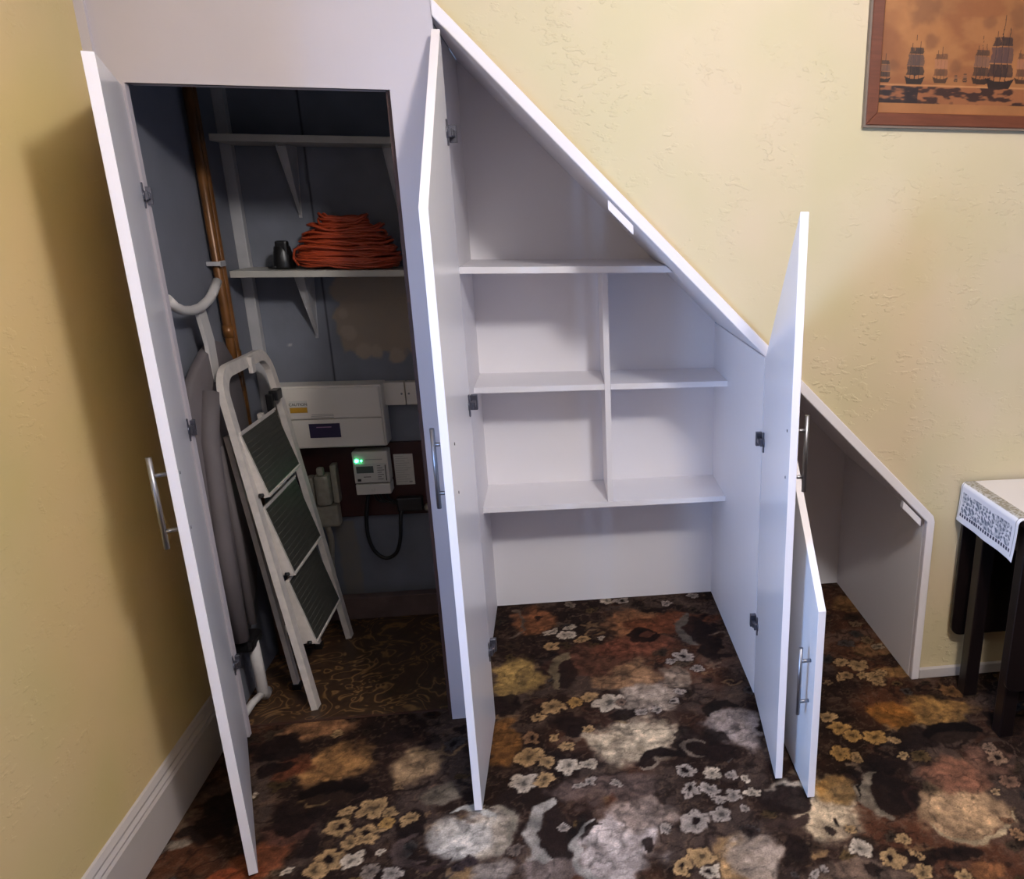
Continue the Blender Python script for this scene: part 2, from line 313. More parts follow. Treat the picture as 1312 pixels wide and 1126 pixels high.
    # dark voids and leaves
    for (f, x, y, w, h) in [(A, 150, 440, 90, 40), (A, 930, 600, 90, 50), (A, 940, 170, 60, 90), (A, 420, 520, 70, 40), (A, 350, 960, 70, 110), (A, 1000, 640, 80, 30), (A, 470, 900, 40, 50), (A, 720, 1000, 28, 34), (A, 860, 560, 40, 50), (A, 620, 480, 60, 22),
        (B, 200, 590, 110, 70), (B, 240, 840, 80, 90), (B, 720, 560, 90, 110), (B, 800, 300, 110, 60), (B, 1240, 250, 100, 60), (B, 640, 430, 120, 40), (B, 400, 740, 20, 30), (B, 440, 700, 18, 30), (B, 920, 850, 200, 40), (B, 620, 920, 34, 30), (B, 110, 240, 70, 50),
        (Cc, 480, 240, 110, 50), (Cc, 560, 520, 100, 60), (Cc, 950, 200, 60, 40), (Cc, 260, 520, 90, 120), (Cc, 1020, 560, 60, 60), (Cc, 600, 640, 50, 60), (Cc, 1050, 700, 60, 40), (Cc, 470, 330, 60, 30)]:
        px, py = f(x, y); k = {A: 3.078, B: 3.624, Cc: 3.124}[f]; leaf(px, py, w/k, h/k)
    # scrolls
    for (f, x, y, w, h, a0, a1, c, th, inn) in [(A, 330, 940, 95, 120, 75, 265, (176, 164, 152), .34, (40, 28, 24)), (A, 760, 670, 105, 48, 10, 185, (30, 20, 18), .4, None), (A, 700, 668, 44, 26, 200, 380, (140, 122, 104), .35, (38, 26, 22)), (A, 385, 310, 55, 62, 70, 250, (142, 122, 92), .36, (36, 24, 20)),
        (A, 690, 165, 50, 26, 0, 360, (34, 20, 16), .5, (70, 40, 30)), (A, 890, 140, 66, 62, 90, 260, (112, 102, 92), .26, (32, 22, 20)), (A, 480, 960, 80, 50, 60, 200, (44, 32, 28), .35, None), (A, 600, 1000, 185, 150, 120, 300, (190, 178, 166), .10, None), (A, 90, 930, 90, 90, 290, 100, (190, 172, 148), .12, None), (A, 1010, 470, 80, 40, 20, 200, (34, 24, 20), .4, None),
        (A, 170, 120, 50, 60, 270, 90, (120, 100, 84), .14, None), (A, 900, 610, 50, 36, 30, 300, (124, 108, 94), .2, None),
        (B, 985, 295, 130, 50, 0, 180, (22, 14, 12), .5, (40, 28, 22)), (B, 700, 580, 150, 120, 95, 250, (160, 140, 116), .22, (28, 19, 16)), (B, 1040, 640, 215, 150, 190, 350, (196, 168, 130), .08, None), (B, 820, 600, 60, 60, 60, 240, (70, 44, 36), .3, None), (B, 200, 660, 110, 60, 180, 360, (70, 52, 44), .34, None), (B, 490, 530, 60, 90, 300, 90, (30, 20, 16), .12, None), (B, 1200, 370, 70, 60, 0, 360, (84, 64, 54), .22, None),
        (Cc, 690, 440, 120, 48, 0, 190, (24, 15, 12), .5, (44, 30, 22)), (Cc, 650, 455, 42, 20, 180, 360, (118, 92, 62), .3, None), (Cc, 1050, 640, 90, 60, 100, 300, (80, 64, 58), .24, None), (Cc, 1100, 690, 80, 36, 180, 360, (60, 44, 40), .3, None), (Cc, 1230, 590, 130, 120, 20, 120, (190, 182, 170), .1, None)]:
        px, py = f(x, y); k = {A: 3.078, B: 3.624, Cc: 3.124}[f]; cres(px, py, w/k, h/k, a0, a1, c, th, .95, inn)
    # flower clusters
    LT = (190, 170, 148); TN = (170, 134, 92); GD = (172, 130, 76); GY = (160, 144, 132)
    for (f, x, y, r, c, dk) in [(A, 330, 155, 28, LT, 0), (A, 385, 168, 34, LT, 0), (A, 400, 135, 22, LT, 0), (A, 455, 178, 30, TN, 0), (A, 520, 176, 18, LT, 0), (A, 325, 213, 36, TN, 0), (A, 335, 448, 50, TN, 0), (A, 270, 490, 34, TN, 1), (A, 425, 430, 34, GD, 0), (A, 480, 410, 34, TN, 0), (A, 555, 432, 62, LT, 0), (A, 604, 432, 30, (120, 96, 80), 1),
        (A, 850, 248, 46, GY, 1), (A, 905, 298, 30, GY, 0), (A, 800, 268, 22, GY, 0), (A, 245, 640, 62, TN, 0), (A, 310, 668, 40, TN, 0), (A, 225, 745, 58, LT, 0), (A, 398, 682, 54, LT, 0), (A, 478, 672, 34, LT, 0), (A, 490, 738, 30, GY, 0), (A, 440, 755, 24, GY, 0), (A, 300, 735, 38, TN, 0), (A, 582, 748, 22, GY, 0), (A, 385, 600, 26, TN, 0), (A, 240, 575, 40, (128, 94, 66), 1), (A, 680, 470, 24, GY, 0), (A, 740, 460, 22, GY, 0), (A, 825, 385, 26, GY, 0), (A, 815, 425, 22, GY, 1),
        (A, 862, 700, 40, GY, 1), (A, 958, 706, 46, LT, 0), (A, 1040, 712, 28, GY, 0), (A, 868, 775, 46, GY, 1), (A, 955, 770, 40, GY, 0), (A, 1045, 800, 44, GY, 0), (A, 985, 810, 30, GY, 0), (A, 890, 892, 66, GY, 1), (A, 985, 870, 42, GY, 0), (A, 1095, 735, 24, GY, 0), (A, 1085, 850, 18, GY, 0), (A, 780, 925, 26, GY, 0), (A, 920, 1040, 60, TN, 0), (A, 850, 1080, 44, TN, 1), (A, 960, 1100, 40, LT, 1), (A, 180, 1010, 38, (110, 94, 84), 0), (A, 550, 30, 30, LT, 0), (A, 600, 28, 28, GY, 1), (A, 400, 42, 26, (120, 104, 88), 0), (A, 780, 40, 26, GY, 0), (A, 890, 10, 26, GY, 0), (A, 270, 100, 18, (50, 30, 22), 0), (A, 380, 930, 26, GY, 0), (A, 340, 570, 22, TN, 0), (A, 470, 540, 20, TN, 0),
        (B, 455, 265, 60, GD, 0), (B, 400, 210, 44, TN, 0), (B, 520, 300, 46, GD, 0), (B, 620, 310, 56, GD, 0), (B, 455, 378, 54, GD, 0), (B, 530, 400, 34, TN, 0), (B, 700, 320, 26, TN, 0), (B, 755, 388, 30, TN, 0), (B, 555, 815, 60, LT, 0), (B, 500, 740, 36, TN, 0), (B, 705, 875, 66, TN, 1), (B, 750, 780, 40, TN, 0), (B, 820, 850, 30, TN, 1), (B, 1180, 400, 60, (150, 118, 94), 1), (B, 1250, 520, 50, (132, 98, 78), 0), (B, 1150, 350, 30, (130, 104, 86), 0), (B, 1180, 560, 30, (170, 138, 104), 0), (B, 1240, 690, 30, (120, 84, 60), 0), (B, 20, 500, 30, LT, 0), (B, 50, 560, 36, LT, 0), (B, 380, 930, 30, GY, 0), (B, 330, 950, 30, GY, 0), (B, 30, 740, 40, (46, 34, 30), 0), (B, 840, 925, 50, TN, 0), (B, 1040, 950, 50, TN, 0), (B, 560, 20, 30, TN, 0), (B, 630, 45, 46, TN, 0), (B, 470, 30, 30, TN, 0), (B, 400, 55, 30, (120, 92, 66), 1), (B, 1290, 760, 40, (150, 112, 80), 0),
        (Cc, 870, 485, 56, TN, 0), (Cc, 940, 500, 34, TN, 0), (Cc, 770, 495, 36, TN, 0), (Cc, 725, 565, 60, TN, 1), (Cc, 850, 580, 60, TN, 1), (Cc, 850, 610, 46, TN, 0), (Cc, 780, 625, 40, TN, 0), (Cc, 700, 690, 66, TN, 1), (Cc, 785, 690, 44, LT, 0), (Cc, 905, 655, 20, LT, 0), (Cc, 1010, 525, 34, TN, 0), (Cc, 920, 540, 36, GD, 0), (Cc, 640, 735, 46, TN, 0), (Cc, 530, 735, 24, LT, 0), (Cc, 850, 735, 40, (120, 104, 92), 0), (Cc, 950, 745, 50, GY, 0), (Cc, 1260, 700, 40, (56, 44, 44), 0), (Cc, 1210, 730, 24, (56, 44, 44), 0), (Cc, 390, 430, 14, LT, 0), (Cc, 600, 120, 20, (150, 126, 96), 0), (Cc, 720, 185, 26, TN, 0), (Cc, 970, 400, 24, (128, 100, 72), 0)]:
        px, py = f(x, y); k = {A: 3.078, B: 3.624, Cc: 3.124}[f]; fpx(px, py, r/k, c, bool(dk))
    for (x, y, r, c) in [(1100, 852, 15, TN), (1078, 848, 12, TN), (1122, 868, 13, TN), (1130, 862, 9, TN), (1085, 865, 10, (150, 116, 80)), (1110, 820, 10, (110, 86, 60)), (1125, 828, 8, (140, 120, 96)), (1095, 800, 9, (100, 78, 56)), (1220, 885, 16, (110, 76, 46))]: fpx(x, y, r, c)
    im *= (.86+.28*n3)[..., None]
    return im
xs = np.concatenate([np.arange(0, 3.3, .005), np.linspace(3.3, 4.6, 20)]); ys = np.concatenate([np.linspace(-3.8, -1.25, 40), np.arange(-1.245, .826, .005)])
grid('floor', xs, ys, lambda U, V: (U, V, U*0), carpet_paint, M['carpet'], kind='structure')
struct('trim_1', MB().box(.0, .78, .055, .062, .0, .004), M['brown'])
struct('floor_closet', MB().box(.0, .78, .062, .83, .0005, .004), M['lino'])
# left wall with the window further back in the room
lw = MB(); WY0, WY1, WZ0, WZ1 = -2.2, -1.45, .7, 1.7
for b in [(-3.8, WY0, 0, H), (WY1, 0, 0, H), (WY0, WY1, 0, WZ0), (WY0, WY1, WZ1, H)]: lw.box(-.12, 0, b[0], b[1], b[2], b[3])
struct('wall_left', lw, M['wall_l'])
wf = MB()
for b in [(WY0, WY0+.05, WZ0, WZ1), (WY1-.05, WY1, WZ0, WZ1), (WY0, WY1, WZ0, WZ0+.05), (WY0, WY1, WZ1-.05, WZ1), (-1.845, -1.805, WZ0, WZ1)]: wf.box(-.09, -.04, b[0], b[1], b[2], b[3])
struct('window_1', wf, M['satin'])
bb = MB(); prof = [(.0, 0), (.018, 0), (.018, .135), (.014, .143), (.016, .150), (.010, .160), (.012, .168), (.006, .182), (0, .184)]
bb.prism([(x, -3.8, z) for x, z in prof], (0, 3.8, 0)); struct('baseboard_left', bb, M['skirt'])
struct('wall_right', MB().box(4.6, 4.72, -3.8, .12, 0, H), M['roomw'])
struct('wall_rear', MB().box(-.12, 4.72, -3.92, -3.8, 0, H), M['roomw'])
struct('ceiling', MB().box(-.12, 4.72, -3.92, 1.0, H, H+.1), M['ceil'])
zo = lambda x: zi(x)+.043
w = MB(); w.prism([(XS, .012, zo(XS)), (2.342, .012, zo(2.342)), (2.342, .012, 0), (4.6, .012, 0), (4.6, .012, H), (XS, .012, H)], (0, .09, 0)); struct('wall_back', w, M['wall'])
struct('baseboard_right', MB().box(2.343, 4.6, -.006, .012, 0, .037, .003), M['skirt'])
# closet shell
def cpaint(U, V):
    im = np.array([114, 117, 126])*np.ones(U.shape+(3,)); n = vnoise(U, V, 7, 4, 21); n2 = vnoise(U, V, 22, 3, 22); im = im*(.86+.26*n)[..., None]
    def mix(k, c):
        nonlocal im; k = np.clip(k, 0, 1)[..., None]; im = im*(1-k)+k*np.array(c, float)
    d = np.maximum(np.abs(U-.46)/.15, np.abs(V-1.235)/.145)+(n-.5)*.9+(n2-.5)*.45
    mix((1-sm(.86, 1.0, d))*(.8+.3*n2), (146, 130, 112))
    for cx, cz, r in [(.325, 1.24, .02), (.335, 1.17, .03), (.38, 1.1, .03), (.43, 1.095, .025), (.50, 1.08, .03), (.58, 1.1, .035)]: mix((1-sm(.7, 1.1, np.hypot(U-cx, V-cz)/r+(n2-.5)*.8)), (158, 142, 124))
    mix((1-sm(.0015, .005, np.abs(U-.264+(n-.5)*.01)))*(V > .98), (40, 42, 48))
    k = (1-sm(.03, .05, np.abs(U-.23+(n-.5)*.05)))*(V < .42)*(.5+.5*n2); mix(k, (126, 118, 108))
    mix((1-sm(.5, 1, np.hypot((U-.122)/.012, (V-1.13)/.004))), (176, 172, 170))
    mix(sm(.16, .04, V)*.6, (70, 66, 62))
    return im
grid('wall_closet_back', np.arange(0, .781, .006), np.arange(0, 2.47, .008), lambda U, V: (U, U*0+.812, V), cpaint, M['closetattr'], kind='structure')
struct('wall_closet_left', MB().box(-.12, .0, .02, .95, 0, 2.5), M['closetp'])
struct('ceiling_closet', MB().box(-.1, .80, .02, .95, 2.46, 2.5), M['closetp'])
struct('trim_2', MB().box(.0, .038, .778, .811, 0.004, 2.3, .003), M['batten'])
struct('trim_3', MB().box(.05, .775, .765, .81, .004, .10, .004), M['skirtold'])
struct('trim_4', MB().box(.690, .716, .021, .052, .004, 2.2), M['brown'])

# fascia panel above / beside the tall door, sloping trim
w = MB(); w.prism([(0, 0, .0), (.074, 0, .0), (.074, 0, 1.905), (.704, 0, 1.905), (.704, 0, .0), (XS, 0, .0), (XS, 0, H), (0, 0, H)], (0, .02, 0)); struct('wall_panel', w, M['satin'])
w = MB(); w.box(.074, .704, .004, .05, 1.905, 1.915); w.prism([(.0, -.012, 1.2), (.0, -.012, H), (.022, -.012, H), (.022, -.012, 1.2)], (0, .012, 0)); struct('trim_5', w, M['satin'])
w = MB(); w.prism([(XS, -.008, zi(XS)), (XE, -.008, zi(XE)), (XE, -.008, 0), (2.342, -.008, 0), (2.342, -.008, zo(2.342)-.015), (2.335, -.008, zo(2.335)), (XS, -.008, zo(XS))], (0, .028, 0), bev=.0025); struct('trim_6', w, M['edge'])

# ------------------------------------------------------------------ doors
def handle(parent, c, out, L=.21, hs=.064):
    m = MB(); c = Vector(c); o = Vector(out).normalized(); Z = Vector((0, 0, 1))
    m.cyl(c+o*.030-Z*L/2, c+o*.030+Z*L/2, .006, 14)
    for k in (-hs, hs): m.cyl(c+Z*k, c+Z*k+o*.030, .005, 12)
    return put('handle', m, M['steel'], parent, label='brushed steel bar handle', base=c)
def hinge(parent, c, d, n, arm=.045):
    """c on the door's inner face; d along the door towards the hinge side; n off the face"""
    m = MB(); c = Vector(c); d = Vector(d).normalized(); n = Vector(n).normalized(); Z = Vector((0, 0, 1))
    def ob(a0, a1, n0, n1, z0, z1):
        p = [c+d*a0+n*n0+Z*z0, c+d*a1+n*n0+Z*z0, c+d*a1+n*n1+Z*z0, c+d*a0+n*n1+Z*z0]; m.prism(p, Z*(z1-z0), bev=.0012)
    ob(-.006, .006, 0, .004, -.032, .032)                      # wing plate
    m.lathe(c, [(.0165, 0), (.0165, .003), (.012, .005), (.001, .005)], n, 18)
    ob(.004, arm, .006, .017, -.008, .008); ob(-.008, .012, .003, .013, -.011, .011); ob(arm-.012, arm+.004, .0, .02, -.022, .022)
    return put('hinge', m, M['hinge'], parent, label='metal concealed hinge', base=c)
def screws(parent, c, nin, hs=.064):
    for k in (-hs, hs):
        m = MB(); p = Vector(c)+Vector((0, 0, k)); m.lathe(p, [(.004, -.0005), (.004, .0015), (.001, .002)], nin, 10); put('screw_cap', m, M['screw'], parent, base=p)
def door(parent, Hi, Fr, z0, zh, zf, tn, mats, hnd=None, hz=(), hoff=.03, arm=.045, inner_is_base=True):
    """Hi, Fr: hinge and free corner of the face that stays the prism's base; tn: direction of thickness"""
    Hi = Vector((*Hi, 0)); Fr = Vector((*Fr, 0)); d = (Fr-Hi).normalized(); W = (Fr-Hi).length; n = Vector((d.y, -d.x, 0))
    if n.dot(Vector((*tn, 0))) < 0: n = -n
    Z = Vector((0, 0, 1)); p = [Hi+Z*z0, Fr+Z*z0, Fr+Z*zf, Hi+Z*zh]
    m = MB(); m.prism(p, n*.021, bev=.0008, mats=(0, 1, 2))
    dr = put('door', m, mats, parent, base=Hi+Z*z0)
    inn, outn, fo = (-n, n, .021) if inner_is_base else (n, -n, 0)
    fi = 0 if inner_is_base else .021
    if hnd:
        s, z = hnd; c = Hi+d*s+n*fo+Z*z; handle(dr, c, outn); screws(dr, Hi+d*s+n*fi+Z*z, inn)
    for z in hz: hinge(dr, Hi+d*hoff+n*fi+Z*z, -d, inn, arm)
    return dr
D3 = [M['doorin'], M['gloss'], M['edge']]; D3r = [M['gloss'], M['doorin'], M['edge']]
t = thing('tall_cupboard', (.39, 0, 0), 'tall narrow meter cupboard at the left wall, its white door standing open to the left', 'cupboard')
d1 = door(t, (.070, -.006), (.296, -.615), .01, 1.897, 1.88, (-1, 0), D3, (.61, 1.0), (1.64, 1.02, .27), .012, .03)
# inner shelves on pressed-steel brackets
for z, lab in ((1.815, 'dusty white upper shelf'), (1.388, 'white lower shelf')):
    s = put('shelf', MB().box(.03 if z < 1.6 else .035, .77, .60, .811, z, z+.022, .002), M['oldwhite'], t, label=lab)
    for bx, bw in ((.222, 1), (.562 if z > 1.6 else .715, 1)):
        m = MB()
        for k in (-1, 1): m.prism([(bx+k*.016, .812, z-.001), (bx+k*.016, .69, z-.001), (bx+k*.016, .69, z-.012), (bx+k*.003, .806, z-.226), (bx+k*.003, .812, z-.226)], (-k*.003, 0, 0))
        m.prism([(bx-.018, .811, z-.001), (bx+.018, .811, z-.001), (bx+.005, .811, z-.236), (bx-.005, .811, z-.236)], (0, -.003, 0)); m.box(bx-.018, bx+.018, .69, .81, z-.004, z-.001)
        m.prism([(bx-.014, .695, z-.006), (bx+.014, .695, z-.006), (bx+.005, .803, z-.215), (bx-.005, .803, z-.215)], (0, .004, -.003))
        bk = put('shelf_bracket', m, M['batten'], s, label='grey steel shelf bracket', base=(bx, .81, z))
        
# middle cupboard
t = thing('shelved_cupboard', (1.27, .4, 0), 'white under-stairs cupboard with shelf compartments beneath the sloping trim, two angled doors open', 'cupboard')
X3 = 1.729
m = MB(); m.prism([(.78, .021, .0), (.78, .81, .0), (.78, .81, zi(.80)), (.78, .021, zi(.80))], (.02, 0, 0)); put('side_panel', m, M['white'], t)
m = MB(); m.prism([(X3, .0, .0), (X3+.02, .0, .0), (X3+.02, .0, zi(X3+.02)-.002), (X3, .0, zi(X3)-.002)], (0, .83, 0)); put('side_panel', m, M['white'], t)
m = MB(); m.prism([(.80, .81, 0), (X3, .81, 0), (X3, .81, zi(X3)+.012), (.80, .81, zi(.80)+.012)], (0, .015, 0)); put('back_panel', m, M['white'], t)
m = MB(); m.prism([(XS-.02, .015, zi(XS-.02)+.001), (X3, .015, zi(X3)+.001), (X3, .015, zi(X3)+.018), (XS-.02, .015, zi(XS-.02)+.018)], (0, .82, 0)); put('sloping_panel', m, M['white'], t)
YS = .535; th = .021
def shelf(x0, x1, z, lab=None):
    m = MB(); m.box(x0, x1, YS, .8095, z-th, z, .0008); return m
m = MB(); xz = XE-(1.433-.61)/.987; m.prism([(.8005, .38, 1.433-th), (xz+.018, .38, 1.433-th), (xz-.003, .38, 1.433), (.8005, .38, 1.433)], (0, .4295, 0)); put('shelf', m, M['white'], t)
DX = 1.268; DT = .021
put('shelf', shelf(.8005, DX-.0005, 1.004), M['white'], t); put('shelf', shelf(DX+DT+.0005, X3-.0005, 1.004), M['white'], t)
put('shelf', shelf(.8005, X3-.0005, .546), M['white'], t)
put('divider', MB().box(DX, DX+DT, YS, .8095, .5465, 1.4115, .0008), M['white'], t)
m = MB()
def stub(x0, x1, dz, y0, y1):
    m = MB(); m.prism([(x0, y0, zi(x0)-.010), (x1, y0, zi(x1)-.010), (x1, y0, zi(x1)-dz), (x0, y0, zi(x0)-dz)], (0, y1-y0, 0), bev=.001); return m
put('door_stop', stub(1.262, 1.332, .036, -.006, .012), M['edge'], t, label='short white block under the slope')
dr2 = door(t, (.846, -.032), (.838, -.47), .01, 2.045, 1.613, (-1, 0), D3, (.36, .99), (1.80, 1.075, .275), .03, .05)
dr3 = door(t, (1.7285, -.010), (1.684, -.468), .01, 1.178, 1.61, (1, 0), D3, (.415, 1.0), (.925, .285), .035, .05)
dr2['label'] = 'left door, tall at its hinges and cut down on a slant'; dr3['label'] = 'right door, tall free edge, slanted top'
# low cupboard at the foot of the slope
t = thing('low_cupboard', (2.03, .4, 0), 'low triangular cupboard at the bottom end of the slope, small pointed door open', 'cupboard')
m = MB(); m.box(XE, 2.336, .021, .83, .0, zi(XE)); put('end_panel', m, M['white'], t)
m = MB(); m.prism([(X3+.021, .813, 0), (XE, .813, 0), (XE, .813, zi(XE)+.012), (X3+.021, .813, zi(X3+.021)+.012)], (0, .015, 0)); put('back_panel', m, M['white'], t)
m = MB(); m.prism([(X3+.01, .015, zi(X3+.01)+.001), (XE+.02, .015, zi(XE+.02)+.001), (XE+.02, .015, zi(XE+.02)+.018), (X3+.01, .015, zi(X3+.01)+.018)], (0, .81, 0)); put('sloping_panel', m, M['white'], t)
put('door_stop', stub(2.222, 2.292, .036, -.006, .012), M['edge'], t, label='short white block under the slope')
dr4 = door(t, (1.7575, -.022), (1.7545, -.562), .01, 1.135, .603, (1, 0), D3r, (.50, .37), (.85, .2), .035, .05, inner_is_base=False)

# ------------------------------------------------------------------ pipes in the closet
m = MB().tube([(.024, .523, .004), (.024, .523, 2.45)], .0145, 14); m.lathe((.024, .523, 1.02), [(.0175, 0), (.0175, .05)], seg=14); m.lathe((.024, .523, 1.2), [(.017, 0), (.017, .04)], seg=14)
o = put('copper_pipe', m, M['pipe'], None, 'front one of two upright brown copper pipes on the closet\'s left wall', category='pipe', group='copper pipes in the closet')
m = MB().tube([(.024, .557, .004), (.024, .557, 2.45)], .0135, 14); m.lathe((.024, .557, 1.1), [(.0165, 0), (.0165, .05)], seg=14)
o = put('copper_pipe', m, M['pipe'], None, 'rear one of two upright brown copper pipes, nearer the white corner batten', category='pipe', group='copper pipes in the closet')
m = MB().box(.0005, .046, .496, .506, 1.432, 1.446, .003); m.box(.040, .046, .496, .54, 1.430, 1.448, .003)
o = put('pipe_clip', m, M['batten'], None, 'small white clip holding the brown pipes to the wall', category='clip')

# ------------------------------------------------------------------ orange cable hank on the lower closet shelf
m = MB(); rr = random.Random(3); zb = 1.4105
for k in range(64):
    q = k/63; zc = zb+.014+ (.160)*q**1.0; sh = math.sqrt(max(.26, 1-(q**2.8))); a = .172*sh+.012*rr.uniform(-1, 1); b = .083*sh+.008*rr.uniform(-1, 1)
    inner = rr.uniform(.62, 1) if q > .35 else rr.uniform(.86, 1); a *= inner; b *= inner
    cx = .395+rr.uniform(-.006, .006); cy = .7+rr.uniform(-.003, .003); ph = rr.uniform(0, 6.28); ph2 = rr.uniform(0, 6.28); am = rr.uniform(.003, .011); pts = []
    for j in range(40):
        tt = 2*math.pi*j/40; ex = abs(math.cos(tt))**.8*math.copysign(1, math.cos(tt)); ey = abs(math.sin(tt))**.8*math.copysign(1, math.sin(tt))
        pts.append((cx+a*ex+.003*math.sin(3*tt+ph2), cy+b*ey+.002*math.sin(4*tt+ph), max(zb+.0055, zc+am*math.sin(2*tt+ph)+.4*am*math.sin(5*tt+ph2))))
    m.tube(pts, .0047, 6, closed=True)
pts = [(.245, .628, 1.425), (.232, .622, 1.45), (.24, .619, 1.478), (.27, .613, 1.49), (.33, .609, 1.486), (.42, .608, 1.478), (.5, .610, 1.482), (.55, .62, 1.476)]; m.tube(pts, .0045, 6)
o = put('cable_coil', m, M['orange'], None, 'big heap of coiled orange cable lying on the lower closet shelf', category='cable')
m = MB(); m.lathe((.180, .69, 1.4105), [(.034, 0), (.036, .01), (.034, .035), (.030, .055), (.026, .075), (.012, .086)], seg=14); m.tube([(.18, .68, 1.42), (.15, .66, 1.4175), (.135, .67, 1.4165)], .005, 8); m.box(.163, .203, .665, .70, 1.455, 1.505, .008)
o = put('cable_reel_plug', m, M['blackp'], None, 'black plug end tucked against the left side of the orange cable coil', category='plug')

# ------------------------------------------------------------------ fuse box and meters on the back wall
def text(body, size, loc, mt, parent, name='lettering', ext=.0004, align='CENTER'):
    c = bpy.data.curves.new(name, 'FONT'); c.body = body; c.size = size; c.extrude = ext; c.align_x = align
    tmp = bpy.data.objects.new('tmp', c); COL.objects.link(tmp); dg = bpy.context.evaluated_depsgraph_get(); me = bpy.data.meshes.new_from_object(tmp.evaluated_get(dg)); bpy.data.objects.remove(tmp)
    me.materials.clear(); me.materials.append(mt); me.transform(Matrix.Rotation(math.pi/2, 4, 'X')); o = bpy.data.objects.new(name, me); COL.objects.link(o); link(o, loc, parent); return o
t = thing('fuse_box', (.25, .76, .745), 'large cream fuse box with warning sticker on the closet back wall behind the step ladder', 'fuse box')
m = MB().box(.06, .447, .715, .811, .752, .99, .008); put('case', m, M['plastic'], t)
m = MB().box(.066, .441, .702, .716, .868, .984, .004); put('hinged_cover', m, M['plastic'], t)
m = MB().box(.066, .441, .705, .716, .757, .866, .004); put('lower_cover', m, M['plastic'], t)
s = put('warning_sticker', MB().box(.122, .184, .7008, .7025, .893, .938), M['paper'], t); s2 = put('yellow_band', MB().box(.123, .183, .7003, .701, .894, .914), M['yellow'], s); text('CAUTION', .0142, (.153, .7004, .9205), M['ink'], s)
s = put('purple_sticker', MB().box(.179, .288, .7032, .7055, .796, .850), M['purple'], t, label='dark purple sticker'); put('pink_line', MB().box(.205, .258, .7027, .7034, .835, .838), M['pinkink'], s)
m = MB()
for q in range(3): m.box(.195-q*.002, .272, .7013, .7022, .884-q*.0055, .886-q*.0055)
put('printed_lines', m, M['greyink'], t)
for x0, x1, lab in ((.440, .521, 'wider left one of two white switch boxes right of the fuse box'), (.5235, .572, 'narrower right one of two white switch boxes, beside the white post')):
    m = MB().box(x0, x1, .768, .811, .897, .985, .004)
    t = thing('switch_box', ((x0+x1)/2, .79, .897), lab, 'switch box', 'white switch boxes by the fuse box'); put('cover', m, M['plastic'], t)
    m = MB(); m.lathe((x1-.012 if x0 < .5 else x0+.012, .768, .941), [(.004, 0), (.004, .0012)], (0, -1, 0), 10); put('screw', m, M['screw'], t)
o = put('meter_board', MB().box(.085, .577, .79, .8105, .445, .744, .003), M['board'], None, 'dark red-brown wooden board carrying the electricity meter under the fuse box', category='board')
t = thing('electricity_meter', (.375, .75, .555), 'white electricity meter with glowing green light on the dark red board', 'meter')
m = MB().box(.310, .440, .724, .789, .602, .729, .006); put('meter_case', m, M['plastic'], t)
m = MB().box(.312, .440, .72, .789, .557, .600, .005); m.lathe((.376, .72, .576), [(.006, 0), (.006, .002), (.003, .0025)], (0, -1, 0), 12); put('terminal_cover', m, M['plastic'], t)
s = put('front_panel', MB().box(.316, .434, .7222, .7245, .606, .682), M['paper'], t); put('display', MB().box(.322, .384, .7212, .7225, .645, .672), M['lcd'], s)
m = MB()
for q in range(7): m.box(.398, .398+.026*(.5+.5*((q*37) % 5)/4), .7216, .7223, .672-q*.009, .674-q*.009)
m.box(.345, .372, .7216, .7223, .628, .6305); m.box(.322, .335, .7216, .7223, .612, .622); m.box(.427, .430, .7216, .7223, .612, .676); m.box(.316, .434, .7216, .7223, .6035, .6055)
put('printed_lines', m, M['ink'], s)
put('printed_lines', MB().box(.358, .42, .7228, .7242, .697, .699), M['greyink'], t)
m = MB(); m.lathe((.326, .7245, .694), [(.006, 0), (.006, .003), (.002, .006)], (0, -1, 0), 14); m.lathe((.343, .7245, .694), [(.003, 0), (.002, .003)], (0, -1, 0), 10); put('indicator_light', m, M['led'], t, label='glowing green light')
t = thing('information_card', (.485, .789, .571), 'white printed card fixed to the red board right of the meter', 'card'); put('card', MB().box(.449, .521, .7865, .7895, .571, .697), M['paper'], t)
m = MB()
for q in range(12): m.box(.455, .455+.056*(.55+.45*((q*53) % 7)/6), .7858, .7866, .688-q*.0095, .6893-q*.0095)
m.box(.500, .512, .7858, .7866, .580, .586); put('printed_lines', m, M['greyink'], t)
t = thing('cut_out_fuse', (.19, .76, .42), 'grey cream service fuse block with sealed carrier left of the meter', 'fuse')
m = MB().box(.130, .232, .735, .7895, .425, .515, .012); put('base_block', m, M['plastic2'], t)
m = MB().box(.160, .215, .722, .7895, .517, .64, .014); m.box(.175, .2, .72, .75, .64, .672, .008); put('fuse_carrier', m, M['plastic2'], t)
m = MB().box(.128, .155, .735, .7895, .52, .63, .01); put('neutral_block', m, M['plastic2'], t)
m = MB().box(.218, .240, .745, .7895, .52, .675, .006); put('link_bar', m, M['plastic2'], t)
def cable(pts, r, lab, mt='black', name='cable'):
    P = [Vector(p) for p in pts]; out = []
    for i in range(len(P)-1):
        a, b, c, d = P[max(i-1, 0)], P[i], P[i+1], P[min(i+2, len(P)-1)]
        for j in range(8):
            u = j/8; out.append(.5*((2*b)+(-a+c)*u+(2*a-5*b+4*c-d)*u*u+(-a+3*b-3*c+d)*u**3))
    out.append(P[-1]); m = MB().tube(out, r, 10); return put(name, m, M[mt], None, lab, category='cable')
